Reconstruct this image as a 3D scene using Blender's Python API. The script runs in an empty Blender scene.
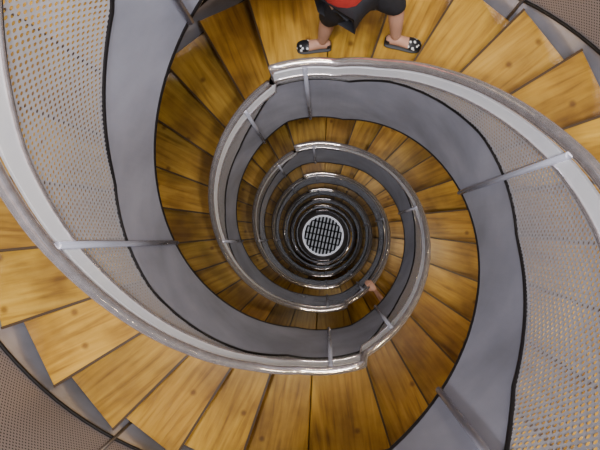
import bpy, bmesh, math, random
from mathutils import Vector, Matrix
random.seed(4)
rad=math.radians
R=0.88; RO=1.93
RISE=0.1825; LEV=RISE*12
LAND=36.0; STEP=(180-LAND)/11.0
D0=2.58; FH=0.92
KB=-6
def az2(T,h): return T-107.0+180.0*h
def P(azd,r,depth):
    a=rad(azd); return Vector((r*math.cos(a),-r*math.sin(a),-depth))
def base(T):
    k=math.floor(T/180.0); t=T-180*k
    return D0-LEV*k-(LEV*(t-30)/150.0 if t>30 else 0)
def lerp_tab(t,tab):
    for (a,va),(b,vb) in zip(tab,tab[1:]):
        if t<=b: return va+(vb-va)*(t-a)/(b-a)
    return tab[-1][1]
RT=[(0,0),(24,0),(40,.15),(60,.46),(80,.80),(100,1.15),(115,1.38),(145,1.74),(178.4,2.06),(180,LEV)]
RTL=[(0,0),(32,0),(45,.10),(60,.28),(80,.57),(107,.98),(125,1.26),(145,1.55),(162,1.79),(178.4,2.00),(180,LEV)]
def rail(T):
    k=math.floor(T/180.0); t=T-180*k
    return D0-LEV*k-lerp_tab(t,RT if k>=0 else RTL)
def linediff(T):
    t=T%180.0
    return lerp_tab(t,[(0,.27),(45,.24),(82,.36),(115,.62),(150,.62),(165,.5),(180,.27)])
# ---------------- materials
def mat(name,col,rough=.5,metal=0,noise=0,nscale=20,spec=.5):
    m=bpy.data.materials.new(name); m.use_nodes=True
    nt=m.node_tree; b=nt.nodes['Principled BSDF']
    b.inputs['Base Color'].default_value=(*col,1); b.inputs['Roughness'].default_value=rough
    b.inputs['Metallic'].default_value=metal; b.inputs['Specular IOR Level'].default_value=spec
    if noise:
        tc=nt.nodes.new('ShaderNodeTexCoord'); n=nt.nodes.new('ShaderNodeTexNoise')
        n.inputs['Scale'].default_value=nscale; n.inputs['Detail'].default_value=6
        r=nt.nodes.new('ShaderNodeValToRGB')
        r.color_ramp.elements[0].position=.3; r.color_ramp.elements[1].position=.7
        r.color_ramp.elements[0].color=(*[c*(1-noise) for c in col],1)
        r.color_ramp.elements[1].color=(*[min(1,c*(1+noise)) for c in col],1)
        nt.links.new(tc.outputs['Object'],n.inputs['Vector']); nt.links.new(n.outputs['Fac'],r.inputs['Fac'])
        nt.links.new(r.outputs['Color'],b.inputs['Base Color'])
    return m
def wood_mat(name,c0,c1,c2):
    m=bpy.data.materials.new(name); m.use_nodes=True
    nt=m.node_tree; N=nt.nodes; L=nt.links; b=N['Principled BSDF']
    uv=N.new('ShaderNodeTexCoord')
    mp=N.new('ShaderNodeMapping'); mp.inputs['Scale'].default_value=(1.0,11,1)
    n=N.new('ShaderNodeTexNoise'); n.inputs['Scale'].default_value=2.4; n.inputs['Detail'].default_value=6; n.inputs['Distortion'].default_value=.4
    L.new(uv.outputs['UV'],mp.inputs['Vector']); L.new(mp.outputs['Vector'],n.inputs['Vector'])
    r=N.new('ShaderNodeValToRGB'); e=r.color_ramp.elements
    e[0].position=.24; e[0].color=(*c0,1); e[1].position=.78; e[1].color=(*c2,1)
    x=e.new(.46); x.color=(*c1,1)
    L.new(n.outputs['Fac'],r.inputs['Fac'])
    n2=N.new('ShaderNodeTexNoise'); n2.inputs['Scale'].default_value=2.2; n2.inputs['Detail'].default_value=6
    L.new(uv.outputs['UV'],n2.inputs['Vector'])
    r2=N.new('ShaderNodeValToRGB'); r2.color_ramp.elements[0].position=.34; r2.color_ramp.elements[0].color=(.52,.45,.36,1)
    r2.color_ramp.elements[1].position=.58; r2.color_ramp.elements[1].color=(1.1,1.1,1.1,1)
    L.new(n2.outputs['Fac'],r2.inputs['Fac'])
    mx=N.new('ShaderNodeMix'); mx.data_type='RGBA'; mx.blend_type='MULTIPLY'; mx.inputs[0].default_value=1
    L.new(r.outputs['Color'],mx.inputs[6]); L.new(r2.outputs['Color'],mx.inputs[7])
    v=N.new('ShaderNodeTexVoronoi'); v.inputs['Scale'].default_value=2.0; v.voronoi_dimensions='2D'
    L.new(uv.outputs['UV'],v.inputs['Vector'])
    r3=N.new('ShaderNodeValToRGB'); r3.color_ramp.elements[0].position=.02; r3.color_ramp.elements[0].color=(.35,.25,.2,1)
    r3.color_ramp.elements[1].position=.06; r3.color_ramp.elements[1].color=(1,1,1,1)
    L.new(v.outputs['Distance'],r3.inputs['Fac'])
    mx2=N.new('ShaderNodeMix'); mx2.data_type='RGBA'; mx2.blend_type='MULTIPLY'; mx2.inputs[0].default_value=.8
    L.new(mx.outputs[2],mx2.inputs[6]); L.new(r3.outputs['Color'],mx2.inputs[7])
    at=N.new('ShaderNodeAttribute'); at.attribute_name='tone'
    mx3=N.new('ShaderNodeMix'); mx3.data_type='RGBA'; mx3.blend_type='MULTIPLY'; mx3.inputs[0].default_value=1
    L.new(mx2.outputs[2],mx3.inputs[6]); L.new(at.outputs['Color'],mx3.inputs[7])
    L.new(mx3.outputs[2],b.inputs['Base Color'])
    b.inputs['Roughness'].default_value=.34
    bp=N.new('ShaderNodeBump'); bp.inputs['Strength'].default_value=.1; L.new(n.outputs['Fac'],bp.inputs['Height']); L.new(bp.outputs['Normal'],b.inputs['Normal'])
    return m
def perf_mat(name,col,pitch,hole,metal=.6):
    m=bpy.data.materials.new(name); m.use_nodes=True
    nt=m.node_tree; N=nt.nodes; L=nt.links; b=N['Principled BSDF']
    b.inputs['Base Color'].default_value=(*col,1); b.inputs['Metallic'].default_value=metal; b.inputs['Roughness'].default_value=.35
    uv=N.new('ShaderNodeTexCoord')
    mp=N.new('ShaderNodeMapping'); mp.inputs['Rotation'].default_value=(0,0,rad(45)); 
    s=1/pitch; mp.inputs['Scale'].default_value=(s,s,1)
    v=N.new('ShaderNodeTexVoronoi'); v.voronoi_dimensions='2D'; v.inputs['Scale'].default_value=1; v.inputs['Randomness'].default_value=0
    L.new(uv.outputs['UV'],mp.inputs['Vector']); L.new(mp.outputs['Vector'],v.inputs['Vector'])
    lt=N.new('ShaderNodeMath'); lt.operation='LESS_THAN'; lt.inputs[1].default_value=hole
    L.new(v.outputs['Distance'],lt.inputs[0])
    tr=N.new('ShaderNodeBsdfTransparent'); mx=N.new('ShaderNodeMixShader')
    L.new(lt.outputs[0],mx.inputs[0]); L.new(b.outputs[0],mx.inputs[1]); L.new(tr.outputs[0],mx.inputs[2])
    L.new(mx.outputs[0],N['Material Output'].inputs['Surface'])
    return m
WOOD=wood_mat('tread_wood',(.17,.075,.007),(.37,.195,.018),(.52,.31,.05))
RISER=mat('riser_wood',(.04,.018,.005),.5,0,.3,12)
EDGE_SHADE=mat('edge_shade',(.05,.024,.006),.5)  # dark colour standing in for the shadow line at tread edges
FASC=mat('painted_steel',(.50,.51,.60),.22,.45,.22,2.5)
STRIP=mat('bright_steel_strip',(.95,.95,1.0),.3,.15,.05,5)
STEEL=mat('brushed_steel',(.88,.80,.80),.20,.85,.15,30)
DARK=mat('dark_edge',(.012,.010,.010),.4,.3)
PERF=perf_mat('perforated_steel',(.60,.575,.59),.020,.37,.3)
PERFO=perf_mat('perforated_bronze_steel',(.34,.285,.27),.018,.34,.2)
WALL=mat('tower_plaster',(.04,.028,.022),.8,0,.25,3)
# ---------------- mesh helpers
def new_obj(name,bm,mats,parent=None,smooth=False):
    me=bpy.data.meshes.new(name); bm.normal_update(); bm.to_mesh(me); bm.free()
    for m in (mats if isinstance(mats,(list,tuple)) else [mats]): me.materials.append(m)
    if smooth:
        for p in me.polygons: p.use_smooth=True
    o=bpy.data.objects.new(name,me); bpy.context.collection.objects.link(o)
    if parent: o.parent=parent
    return o
def empty(name,loc=(0,0,0)):
    o=bpy.data.objects.new(name,None); o.location=loc; o.empty_display_size=.2
    bpy.context.collection.objects.link(o); return o
def tsamples(T0,T1,step=3):
    s=set([T0,T1]); n=int((T1-T0)/step)
    for i in range(n+1): s.add(T0+i*step)
    k=math.floor(T0/180)
    while k*180<=T1:
        for t in (0,-1.6,-6):
            if T0<k*180+t<T1: s.add(k*180+t)
        k+=1
    out=[]
    for v in sorted(s):
        if not out or v-out[-1]>.3: out.append(v)
    return out
def ribbon(bm,h,T0,T1,r0,r1,ftop,fbot,step=3,smooth=False):
    uvl=bm.loops.layers.uv.verify()
    Ts=tsamples(T0,T1,step); prev=None
    def q(vs,uvs):
        f=bm.faces.new(vs); f.smooth=False
        for l,u in zip(f.loops,uvs): l[uvl].uv=u
        return f
    for T in Ts:
        a=az2(T,h); zt=ftop(T); zb=fbot(T)
        v=[bm.verts.new(P(a,r0,zt)),bm.verts.new(P(a,r1,zt)),bm.verts.new(P(a,r1,zb)),bm.verts.new(P(a,r0,zb))]
        s=rad(T)*r0
        cur=(v,s,zt,zb)
        if prev:
            pv,ps,pzt,pzb=prev
            q([pv[0],v[0],v[3],pv[3]],[(ps,-pzt),(s,-zt),(s,-zb),(ps,-pzb)])
            q([pv[2],v[2],v[1],pv[1]],[(ps,-pzb),(s,-zb),(s,-zt),(ps,-pzt)])
            q([pv[1],v[1],v[0],pv[0]],[(ps,0),(s,0),(s,.0),(ps,.0)])
            q([pv[3],v[3],v[2],pv[2]],[(ps,0),(s,0),(s,.0),(ps,.0)])
        else: q(v,[(0,0)]*4)
        prev=cur
    q(prev[0][::-1],[(0,0)]*4)
def tube(bm,pts,r,seg=12,caps=True,flat=1.0):
    rings=[]
    for i,p in enumerate(pts):
        d=(pts[min(i+1,len(pts)-1)]-pts[max(i-1,0)]).normalized()
        up=Vector((0,0,1))
        if abs(d.z)>.95: up=Vector((1,0,0))
        x=d.cross(up).normalized(); y=x.cross(d)
        rr=r[i] if isinstance(r,list) else r
        rings.append([bm.verts.new(p+x*math.cos(2*math.pi*j/seg)*rr+y*math.sin(2*math.pi*j/seg)*rr*flat) for j in range(seg)])
    for a,b in zip(rings,rings[1:]):
        for j in range(seg):
            f=bm.faces.new([a[j],a[(j+1)%seg],b[(j+1)%seg],b[j]]); f.smooth=True
    if caps:
        bm.faces.new(rings[0][::-1]); bm.faces.new(rings[-1])
# ---------------- staircase
stair=empty('double_helix_staircase')
T0=KB*180.0; T1=180+LAND
def wedge(bm,h,Ta,Tb,ri,ro,ztop,zbot,over=0.0,cut=True,nose=None):
    uvl=bm.loops.layers.uv.verify()
    cl=bm.loops.layers.float_color.get('tone') or bm.loops.layers.float_color.new('tone')
    tone=random.uniform(.75,1.15); tc=(tone,tone*random.uniform(.95,1.03),tone*random.uniform(.85,1.1),1)
    n=1 if (Tb-Ta)<20 else 3
    A=[Ta+(Tb-Ta)*i/n for i in range(n+1)]
    am=az2((Ta+Tb)/2,h); 
    tang=lambda a: Vector((-math.sin(rad(a)),-math.cos(rad(a)),0))
    pts=[]
    nin=4*n
    for i in range(nin+1):
        pts.append(P(az2(Ta+(Tb-Ta)*i/nin,h),ri,0))
    for a in reversed(A): pts.append(P(az2(a,h),ro,0))
    t0=tang(az2(Ta,h))
    pts[0]-=t0*over; pts[-1]-=t0*over
    if nose is not None:  # thin dark strip paints the edge shadow along the tread front
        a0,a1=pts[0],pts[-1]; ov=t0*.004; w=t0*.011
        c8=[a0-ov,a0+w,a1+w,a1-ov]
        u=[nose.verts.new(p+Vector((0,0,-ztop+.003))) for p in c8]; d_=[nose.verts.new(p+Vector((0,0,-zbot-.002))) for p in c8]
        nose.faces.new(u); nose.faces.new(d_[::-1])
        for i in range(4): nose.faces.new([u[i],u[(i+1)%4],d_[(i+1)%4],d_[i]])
    up=[bm.verts.new(p+Vector((0,0,-ztop))) for p in pts]
    dn=[bm.verts.new(p+Vector((0,0,-zbot))) for p in pts]
    c=P(am,1,0).normalized(); tg=tang(am); off=random.random()*37
    def U(v): 
        return (v.co.dot(c)+off, Vector((v.co.x,v.co.y,0)).dot(tg)+off*1.7)
    f=bm.faces.new(up[::-1]); g=bm.faces.new(dn)
    fs=[f,g]; m=len(pts)
    for i in range(m): fs.append(bm.faces.new([up[i],up[(i+1)%m],dn[(i+1)%m],dn[i]]))
    for ff in fs:
        for l in ff.loops: l[uvl].uv=U(l.vert); l[cl]=tc
bt=bmesh.new(); br=bmesh.new(); bn=bmesh.new()
for h in (0,1):
    for k in range(KB,2):
        Tk=180.0*k; dl=D0+FH-LEV*k
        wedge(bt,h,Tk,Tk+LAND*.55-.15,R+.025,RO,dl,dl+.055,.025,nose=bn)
        wedge(bt,h,Tk+LAND*.55+.15,Tk+LAND,R+.025,RO,dl,dl+.055,0)
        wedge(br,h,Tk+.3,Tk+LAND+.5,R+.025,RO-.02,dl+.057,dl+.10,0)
        if k==1: continue
        for j in range(1,12):
            a=Tk+LAND+STEP*(j-1)
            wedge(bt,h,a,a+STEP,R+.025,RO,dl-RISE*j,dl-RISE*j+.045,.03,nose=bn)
        for j in range(1,13):
            a=Tk+LAND+STEP*(j-1)
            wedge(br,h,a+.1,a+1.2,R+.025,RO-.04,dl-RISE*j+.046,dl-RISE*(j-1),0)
bmesh.ops.recalc_face_normals(bt,faces=bt.faces); bmesh.ops.recalc_face_normals(br,faces=br.faces); bmesh.ops.recalc_face_normals(bn,faces=bn.faces)
tr=new_obj('treads',bt,WOOD,stair)
mod=tr.modifiers.new('bev','BEVEL'); mod.width=.006; mod.segments=1; mod.limit_method='ANGLE'
new_obj('risers',br,RISER,stair); new_obj('edge_shade_strips',bn,EDGE_SHADE,stair)
bf=bmesh.new();bp_=bmesh.new();bs=bmesh.new();bo=bmesh.new();bos=bmesh.new();bh=bmesh.new();bd=bmesh.new();bpost=bmesh.new()
for h in (0,1):
    ribbon(bf,h,T0,T1,R,R+.02,lambda T:base(T)+linediff(T),lambda T:base(T)+1.13,2)
    ribbon(bp_,h,T0,T1,R+.006,R+.010,lambda T:rail(T)+.14,lambda T:base(T)+linediff(T)+.01)
    ribbon(bs,h,T0,T1,R-.006,R+.006,lambda T:rail(T)+.055,lambda T:rail(T)+.15)
    ribbon(bos,h,T0,T1,RO+.03,RO+.05,lambda T:base(T)+.80,lambda T:base(T)+1.13)
    ribbon(bo,h,T0,T1,RO+.036,RO+.040,lambda T:base(T)-.10,lambda T:base(T)+.81)
    Ts=tsamples(T0,T1,3)
    tube(bh,[P(az2(T,h),R+.008,rail(T)) for T in Ts],.024,12)
    tube(bh,[P(az2(T,h),R-.006,rail(T)+.158) for T in Ts],.008,8)
    tube(bh,[P(az2(T,h),RO+.03,base(T)-.12) for T in Ts],.022,8)
    tube(bd,[P(az2(T,h),R+.026,rail(T)+.035) for T in Ts],.013,6)
    tube(bd,[P(az2(T,h),R+.0,rail(T)+.172) for T in Ts],.007,6)
    tube(bd,[P(az2(T,h),R+.004,base(T)+linediff(T)) for T in Ts],.008,6)
    tube(bd,[P(az2(T,h),R+.008,base(T)+1.13) for T in Ts],.014,6)
    tube(bd,[P(az2(T,h),RO+.028,base(T)+.80) for T in Ts],.012,6)
    for k in range(KB,2):
        for t in (12,97,163):
            T=180*k+t
            if T>T1: continue
            a=az2(T,h)
            tube(bpost,[P(a,R-.012,rail(T)+.02),P(a,R-.012,base(T)+1.12)],.014,8)
        for t in (12,60,105,150):
            T=180*k+t
            if T>T1: continue
            a=az2(T,h)
            tube(bpost,[P(a,RO+.02,base(T)-.12),P(a,RO+.02,base(T)+1.1)],.012,8)
for b,nm,m in ((bf,'inner_stringer',FASC),(bp_,'inner_perforated_panels',PERF),(bs,'rail_strip',STRIP),(bos,'outer_stringer',FASC),(bo,'outer_perforated_panels',PERFO),(bh,'handrails',STEEL),(bd,'edge_trims',DARK),(bpost,'balustrade_posts',FASC)):
    bmesh.ops.recalc_face_normals(b,faces=b.faces)
    new_obj(nm,b,m,stair)
# ---------------- tower shell
ZB=-(D0+FH-LEV*KB)-.12; ZT=2.4; RW=2.35
b=bmesh.new(); n=96
lo=[b.verts.new((RW*math.cos(2*math.pi*i/n),RW*math.sin(2*math.pi*i/n),ZB)) for i in range(n)]
hi=[b.verts.new((v.co.x,v.co.y,ZT)) for v in lo]
for i in range(n):
    f=b.faces.new([lo[(i+1)%n],lo[i],hi[i],hi[(i+1)%n]]); f.smooth=True
new_obj('wall_tower',b,WALL)
def disc(name,r,z,m,th=.05,seg=64):
    b=bmesh.new(); bmesh.ops.create_cone(b,cap_ends=True,segments=seg,radius1=r,radius2=r,depth=th)
    bmesh.ops.translate(b,verts=b.verts,vec=(0,0,z)); return new_obj(name,b,m)
disc('floor',RW+.1,ZB-.03,mat('floor_stone',(.12,.10,.09),.5,0,.4,4))
disc('ceiling',RW+.1,ZT+.03,mat('ceiling_plaster',(.5,.48,.46),.8,0,.05,2))
gl=empty('floor_grille',(0,0,0))
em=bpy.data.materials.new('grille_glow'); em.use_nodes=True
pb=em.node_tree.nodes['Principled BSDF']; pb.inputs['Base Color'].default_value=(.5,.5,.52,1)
pb.inputs['Emission Color'].default_value=(.8,.82,.9,1); pb.inputs['Emission Strength'].default_value=.25  # slight glow added so the deep disc reads pale, not a lamp
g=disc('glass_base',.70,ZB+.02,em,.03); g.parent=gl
b=bmesh.new()
def ring(b,r,z,rr,seg=64,s2=8):
    vs=[[b.verts.new(((r+rr*math.cos(2*math.pi*j/s2))*math.cos(2*math.pi*i/seg),(r+rr*math.cos(2*math.pi*j/s2))*math.sin(2*math.pi*i/seg),z+rr*math.sin(2*math.pi*j/s2))) for j in range(s2)] for i in range(seg)]
    for i in range(seg):
        for j in range(s2):
            f=b.faces.new([vs[i][j],vs[(i+1)%seg][j],vs[(i+1)%seg][(j+1)%s2],vs[i][(j+1)%s2]]); f.smooth=True
ring(b,.73,ZB+.05,.035)
rimm=mat('rim_glow',(.85,.85,.9),.4); rimm.node_tree.nodes['Principled BSDF'].inputs['Emission Color'].default_value=(.9,.9,1,1); rimm.node_tree.nodes['Principled BSDF'].inputs['Emission Strength'].default_value=.6  # white emission paints the bright highlight arc on the rim
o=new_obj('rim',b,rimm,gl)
b=bmesh.new()
for i in range(-5,6):
    x=i*.13; L=math.sqrt(max(0,.70**2-x*x))
    tube(b,[Vector((x-.0,-L,ZB+.05)),Vector((x,L,ZB+.05))],.036,6)
for i in range(-2,3):
    x=i*.24; L=math.sqrt(max(0,.70**2-x*x))
    tube(b,[Vector((-L,x,ZB+.05)),Vector((L,x,ZB+.05))],.024,6)
o=new_obj('bars',b,DARK,gl); o.rotation_euler=(0,0,rad(-12))
# ---------------- people
SKIN=mat('skin',(.62,.33,.22),.5,0,.08,10)
RED=mat('red_shirt',(.62,.04,.03),.8,0,.15,14)
BLK=mat('black_shorts',(.012,.012,.016),.8,0,.3,20)
HAIR=mat('brown_hair',(.06,.03,.015),.6,0,.3,60)
EYE=mat('eye',(.02,.02,.02),.2)
LIP=mat('lips',(.5,.12,.1),.4)
SOLE=mat('sole_rubber',(.03,.03,.03),.6)
def shoe_mat():
    m=bpy.data.materials.new('patterned_shoe'); m.use_nodes=True; nt=m.node_tree
    tc=nt.nodes.new('ShaderNodeTexCoord'); v=nt.nodes.new('ShaderNodeTexVoronoi'); v.inputs['Scale'].default_value=30
    r=nt.nodes.new('ShaderNodeValToRGB'); r.color_ramp.interpolation='CONSTANT'
    r.color_ramp.elements[0].color=(.8,.8,.78,1); r.color_ramp.elements[1].position=.3; r.color_ramp.elements[1].color=(.012,.012,.014,1)
    nt.links.new(tc.outputs['Object'],v.inputs['Vector']); nt.links.new(v.outputs['Distance'],r.inputs['Fac'])
    nt.links.new(r.outputs['Color'],nt.nodes['Principled BSDF'].inputs['Base Color']); return m
SHOE=shoe_mat()
def skin(name,verts,radii,edges,m,parent,root=0,sub=2):
    me=bpy.data.meshes.new(name); me.from_pydata([tuple(v) for v in verts],edges,[])
    o=bpy.data.objects.new(name,me); bpy.context.collection.objects.link(o)
    md=o.modifiers.new('s','SKIN'); md.use_smooth_shade=True
    sv=me.skin_vertices[0].data
    for i,r in enumerate(radii):
        sv[i].radius=(r,r) if not isinstance(r,tuple) else r
        sv[i].use_root=(i==root)
    s=o.modifiers.new('sub','SUBSURF'); s.levels=sub; s.render_levels=sub
    me.materials.append(m); o.parent=parent
    return o
def loft(name,secs,m,parent,seg=14,sub=1):
    b=bmesh.new(); rs=[]
    for c,x,y in secs: rs.append([b.verts.new(c+x*math.cos(2*math.pi*j/seg)+y*math.sin(2*math.pi*j/seg)) for j in range(seg)])
    for a,c in zip(rs,rs[1:]):
        for j in range(seg): b.faces.new([a[j],a[(j+1)%seg],c[(j+1)%seg],c[j]])
    b.faces.new(rs[0][::-1]); b.faces.new(rs[-1])
    bmesh.ops.recalc_face_normals(b,faces=b.faces)
    o=new_obj(name,b,m,parent,True)
    s=o.modifiers.new('sub','SUBSURF'); s.levels=sub; s.render_levels=sub
    return o
def shoe(nm,ankle,groundz,d,parent):
    d=Vector((d[0],d[1],0)).normalized(); s=Vector((-d.y,d.x,0)); up=Vector((0,0,1))
    g=Vector((ankle.x,ankle.y,groundz))
    data=[(-.075,.022,.02,.03),(-.06,.034,.035,.045),(-.02,.038,.05,.06),(.03,.038,.05,.055),(.08,.043,.038,.042),(.13,.048,.028,.034),(.17,.044,.021,.028),(.198,.026,.014,.022)]
    loft(nm+'_foot',[(g+d*(x*.96)+up*(hc+.012),s*w*.93,up*hh*.93) for x,w,hh,hc in data],SKIN,parent)
    loft(nm+'_toe',[(g+d*x+up*(hc+.012),s*w*1.03,up*hh*1.05) for x,w,hh,hc in data[4:]],SHOE,parent)
    loft(nm+'_heel',[(g+d*x+up*(hc+.006),s*w*1.05,up*hh*.98) for x,w,hh,hc in data[:3]],SHOE,parent)
    loft(nm+'_sole',[(g+d*x+up*.011,s*(w+.007),up*.011) for x,w,hh,hc in data],SOLE,parent)
def hand(nm,wrist,d,nrm,side,parent,curl=.35):
    d=d.normalized(); nrm=(nrm-d*nrm.dot(d)).normalized(); s=d.cross(nrm)*side
    w=wrist
    loft(nm+'_palm',[(w-d*.01,s*.024,nrm*.018),(w+d*.02,s*.030,nrm*.017),(w+d*.06,s*.040,nrm*.015),(w+d*.09,s*.041,nrm*.012)],SKIN,parent,12)
    for i,(off,L) in enumerate(((.030,.072),(.010,.080),(-.010,.074),(-.030,.058))):
        p=w+d*.075+s*off; pts=[p]; dd=d.copy()
        for q,fr in enumerate((.3,.45,.32,.25)):
            p=p+dd*L*fr; pts.append(p)
            dd=(dd-nrm*curl*(1+.4*q)).normalized()
        skin(f'{nm}_finger_{i+1}',pts,[.0095,.0095,.009,.008,.0065],[(0,1),(1,2),(2,3),(3,4)],SKIN,parent,0,1)
    p=w+d*.02+s*.022
    skin(nm+'_thumb',[p,p+d*.02+s*.022-nrm*.006,p+d*.045+s*.034-nrm*.016,p+d*.066+s*.036-nrm*.028],[.012,.011,.010,.008],[(0,1),(1,2),(2,3)],SKIN,parent,0,1)
def person(name,J,fwd,shirt,shorts,shoedirs,grounds,handdirs,hem=.0,drop=.02):
    e=empty(name)
    V=Vector; up=V((0,0,1)); fwd=V(fwd).normalized(); lat=V((-fwd.y,fwd.x,0))
    j={k:V(v) for k,v in J.items()}
    pel,ch,nk,hd=j['pelvis'],j['chest'],j['neck'],j['head']
    mid=pel.lerp(ch,.5)
    vs=[pel,mid,ch,nk,nk.lerp(hd,.6)]; rs=[.12,.115,.13,.058,.05]; ed=[(0,1),(1,2),(2,3),(3,4)]
    for s in 'LR':
        i=len(vs); vs+=[j['hip'+s],j['hip'+s].lerp(j['knee'+s],.5),j['knee'+s],j['knee'+s].lerp(j['ank'+s],.35),j['ank'+s]]
        rs+=[.088,.078,.057,.058,.036]; ed+=[(0,i),(i,i+1),(i+1,i+2),(i+2,i+3),(i+3,i+4)]
        i=len(vs); vs+=[j['sh'+s],j['el'+s],j['el'+s].lerp(j['wr'+s],.3),j['wr'+s]]
        rs+=[.052,.038,.037,.024]; ed+=[(2,i),(i,i+1),(i+1,i+2),(i+2,i+3)]
    skin('body',vs,rs,ed,SKIN,e,0)
    vs=[pel-up*drop,mid,ch,nk-up*.035]; rs=[.165,.150,.150,.075]; ed=[(0,1),(1,2),(2,3)]
    for s in 'LR':
        i=len(vs); vs+=[j['sh'+s],j['sh'+s].lerp(j['el'+s],.55)]; rs+=[.068,.058]; ed+=[(2,i),(i,i+1)]
    skin('shirt',vs,rs,ed,shirt,e,0)
    vs=[pel-up*drop*.5]; rs=[.135]; ed=[]
    for s in 'LR':
        i=len(vs); vs+=[j['hip'+s],j['hip'+s].lerp(j['knee'+s],.5),j['knee'+s],j['knee'+s].lerp(j['ank'+s],hem+.03)]; rs+=[.098,.090,.076,.074]; ed+=[(0,i),(i,i+1),(i+1,i+2),(i+2,i+3)]
    skin('shorts',vs,rs,ed,shorts,e,0)
    for s,dd,gz in zip('LR',shoedirs,grounds): shoe('shoe_'+s,j['ank'+s],gz,dd,e)
    for s,sd in zip('LR',(-1,1)):
        hdv=V(handdirs[s][0]); hand('hand_'+s,j['wr'+s],hdv,V(handdirs[s][1]),sd,e,handdirs[s][2])
    secs=[]
    for z,w,dp,o in ((-.115,.03,.03,.035),(-.10,.045,.055,.03),(-.06,.060,.080,.012),(-.02,.070,.092,0),(.03,.076,.098,-.004),(.07,.070,.090,-.008),(.10,.05,.064,-.01),(.118,.02,.03,-.01)):
        secs.append((hd+up*z+fwd*o,lat*w,fwd*dp))
    loft('head',secs,SKIN,e,20,2)
    secs=[]
    for z,w,dp,o in ((-.09,.06,.05,-.055),(-.04,.078,.075,-.04),(.02,.084,.09,-.026),(.06,.082,.10,-.012),(.095,.064,.082,-.012),(.125,.03,.04,-.012)):
        secs.append((hd+up*z+fwd*o,lat*w,fwd*dp))
    loft('hair',secs,HAIR,e,20,2)
    skin('nose',[hd+fwd*.09+up*.005,hd+fwd*.112-up*.025],[.009,.014],[(0,1)],SKIN,e,0,1)
    for k,s in (('L',1),('R',-1)):
        for nm,off,r,m in (('eye',fwd*.086+lat*s*.031+up*.005,.011,EYE),('ear',lat*s*.078-up*.01-fwd*.005,.022,SKIN)):
            b=bmesh.new(); bmesh.ops.create_uvsphere(b,u_segments=12,v_segments=8,radius=r)
            if nm=='ear':
                for v in b.verts: v.co=Vector((v.co.x*.6,v.co.y*.6,v.co.z*1.3))
            bmesh.ops.translate(b,verts=b.verts,vec=hd+off); new_obj(nm+'_'+k,b,m,e,True)
    skin('mouth',[hd+fwd*.088-up*.058+lat*.022,hd+fwd*.098-up*.06,hd+fwd*.088-up*.058-lat*.022],[.005,.008,.005],[(0,1),(1,2)],LIP,e,1,1)
    return e
FL=-(D0+FH)
F1=FL+RISE
J=dict(pelvis=(.17,1.31,FL+.88),chest=(.10,1.33,FL+1.22),neck=(.07,1.36,FL+1.38),head=(.03,1.37,FL+1.51),
 hipL=(.14,1.26,FL+.84),kneeL=(.07,1.37,FL+.47),ankL=(.02,1.36,FL+.09),
 hipR=(.26,1.37,FL+.86),kneeR=(.50,1.37,F1+.43),ankR=(.55,1.31,F1+.09),
 shL=(.10,1.16,FL+1.33),elL=(.26,1.24,FL+1.12),wrL=(.02,1.33,FL+1.26),
 shR=(.10,1.51,FL+1.33),elR=(.22,1.60,FL+1.08),wrR=(.06,1.64,FL+1.20))
person('person_in_red_shirt',J,(-1,.0,0),RED,BLK,((-1,-.05),(.9,-.15)),(FL,F1),
  {'L':((-1,.3,.4),(0,-.3,1),.3),'R':((-1,-.2,.4),(0,.3,1),.3)},.0,.06)
a=49
jdx=int((( (a+107)%180)-LAND)//STEP)+1
gz=-(D0+FH-LEV*(-2))+RISE*jdx
rdir=P(a,1,0); tdir=Vector((-math.sin(rad(a)),-math.cos(rad(a)),0))
railz=-rail(a+107-360)-gz
def q(r,t,z): v=rdir*r+tdir*t; return (v.x,v.y,gz+z)
J2=dict(pelvis=q(1.5,0,.9),chest=q(1.49,0,1.24),neck=q(1.48,0,1.42),head=q(1.48,.0,1.56),
 hipL=q(1.42,0,.86),kneeL=q(1.41,.03,.46),ankL=q(1.41,.02,.09),hipR=q(1.59,0,.86),kneeR=q(1.60,.03,.46),ankR=q(1.61,.02,.09),
 shL=q(1.31,0,1.36),elL=q(1.16,.03,1.16),wrL=q(.96,.0,railz+.042),shR=q(1.67,0,1.36),elR=q(1.72,.05,1.1),wrR=q(1.70,-.04,.88))
rd=-rdir
person('person_on_stairs',J2,tuple(-tdir),mat('white_blouse',(.7,.66,.62),.7,0,.1,10),mat('blue_shorts',(.05,.07,.14),.8,0,.2,10),(tuple(-tdir)[:2],)*2,(gz,gz),
  {'L':(tuple(rd+Vector((0,0,-.05))),(0,0,1),.5),'R':((0,0,-1),tuple(rdir),.25)})
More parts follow.
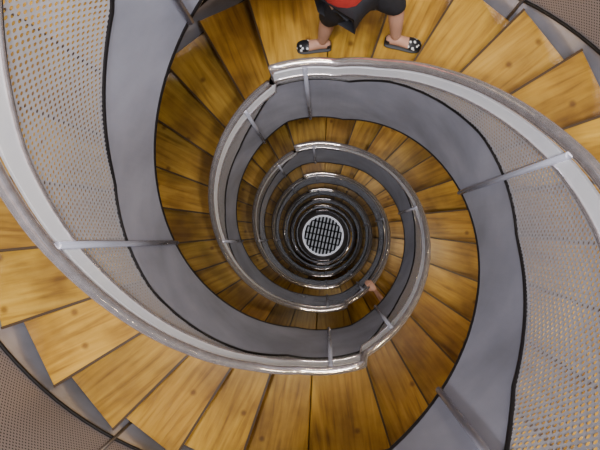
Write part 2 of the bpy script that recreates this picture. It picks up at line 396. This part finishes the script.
# ---------------- lights
def area(name,loc,size,power,col,target=None):
    l=bpy.data.lights.new(name,'AREA'); l.energy=power; l.size=size; l.color=col; l.shape='DISK'
    o=bpy.data.objects.new(name,l); bpy.context.collection.objects.link(o); o.location=loc
    if target is not None: o.rotation_euler=(Vector(target)-Vector(loc)).to_track_quat('-Z','Y').to_euler()
    return o
area('overhead_fill',(.2,-.5,2.2),.4,95,(1,.93,.86))  # unseen lights added above the camera as fill, no fixtures
area('overhead_fill.001',(-1.0,-.9,1.9),.35,190,(.92,.93,1.0),(-1.0,-.6,-2))  # added cool light to whiten the left side like daylight
area('overhead_fill.002',(1.5,1.0,1.9),.35,80,(1,.86,.66),(1.3,.6,-2))
area('overhead_fill.003',(1.2,-.6,2.1),.35,150,(.88,.91,1.0),(-1.0,.3,-1.0))  # added cool light aimed across at the left side
LP={-1:[(-88,10),(85,4)],0:[(10,12),(60,5),(-45,5),(100,3)],1:[(10,6.5),(80,5),(-45,5),(-90,2),(180,.6)],2:[(20,2.2),(120,1.5),(-60,1.5)],3:[(0,1.4),(150,1)],4:[(60,1.4),(-90,1)],5:[(0,1.2),(180,1.2)]}
for k,ls in LP.items():
    for az,pw in ls:
        T=(az+107); T=T-180*math.floor(T/180)
        d=base(T-180*k)+1.13+.12
        area('stair_fill',P(az,1.45,d),.14,pw,(1,.80,.48))  # unseen warm light added under the flight to brighten treads below
l=bpy.data.lights.new('base_fill','POINT'); l.energy=16; l.shadow_soft_size=.1; o=bpy.data.objects.new('base_fill',l); o.location=(1.5,-.5,ZB+1.9); bpy.context.collection.objects.link(o)  # added point light so the bottom does not go dark
w=bpy.data.worlds.new('w'); bpy.context.scene.world=w; w.use_nodes=True
w.node_tree.nodes['Background'].inputs[0].default_value=(.5,.5,.6,1); w.node_tree.nodes['Background'].inputs[1].default_value=.3
# ---------------- camera
cd=bpy.data.cameras.new('camera'); cam=bpy.data.objects.new('camera',cd); bpy.context.collection.objects.link(cam)
cam.location=(.036,-.129,0); cam.rotation_euler=(0,0,0)
cd.lens=27; cd.sensor_width=36; cd.shift_x=-24/600; cd.shift_y=14/600; cd.clip_start=.02
bpy.context.scene.camera=cam
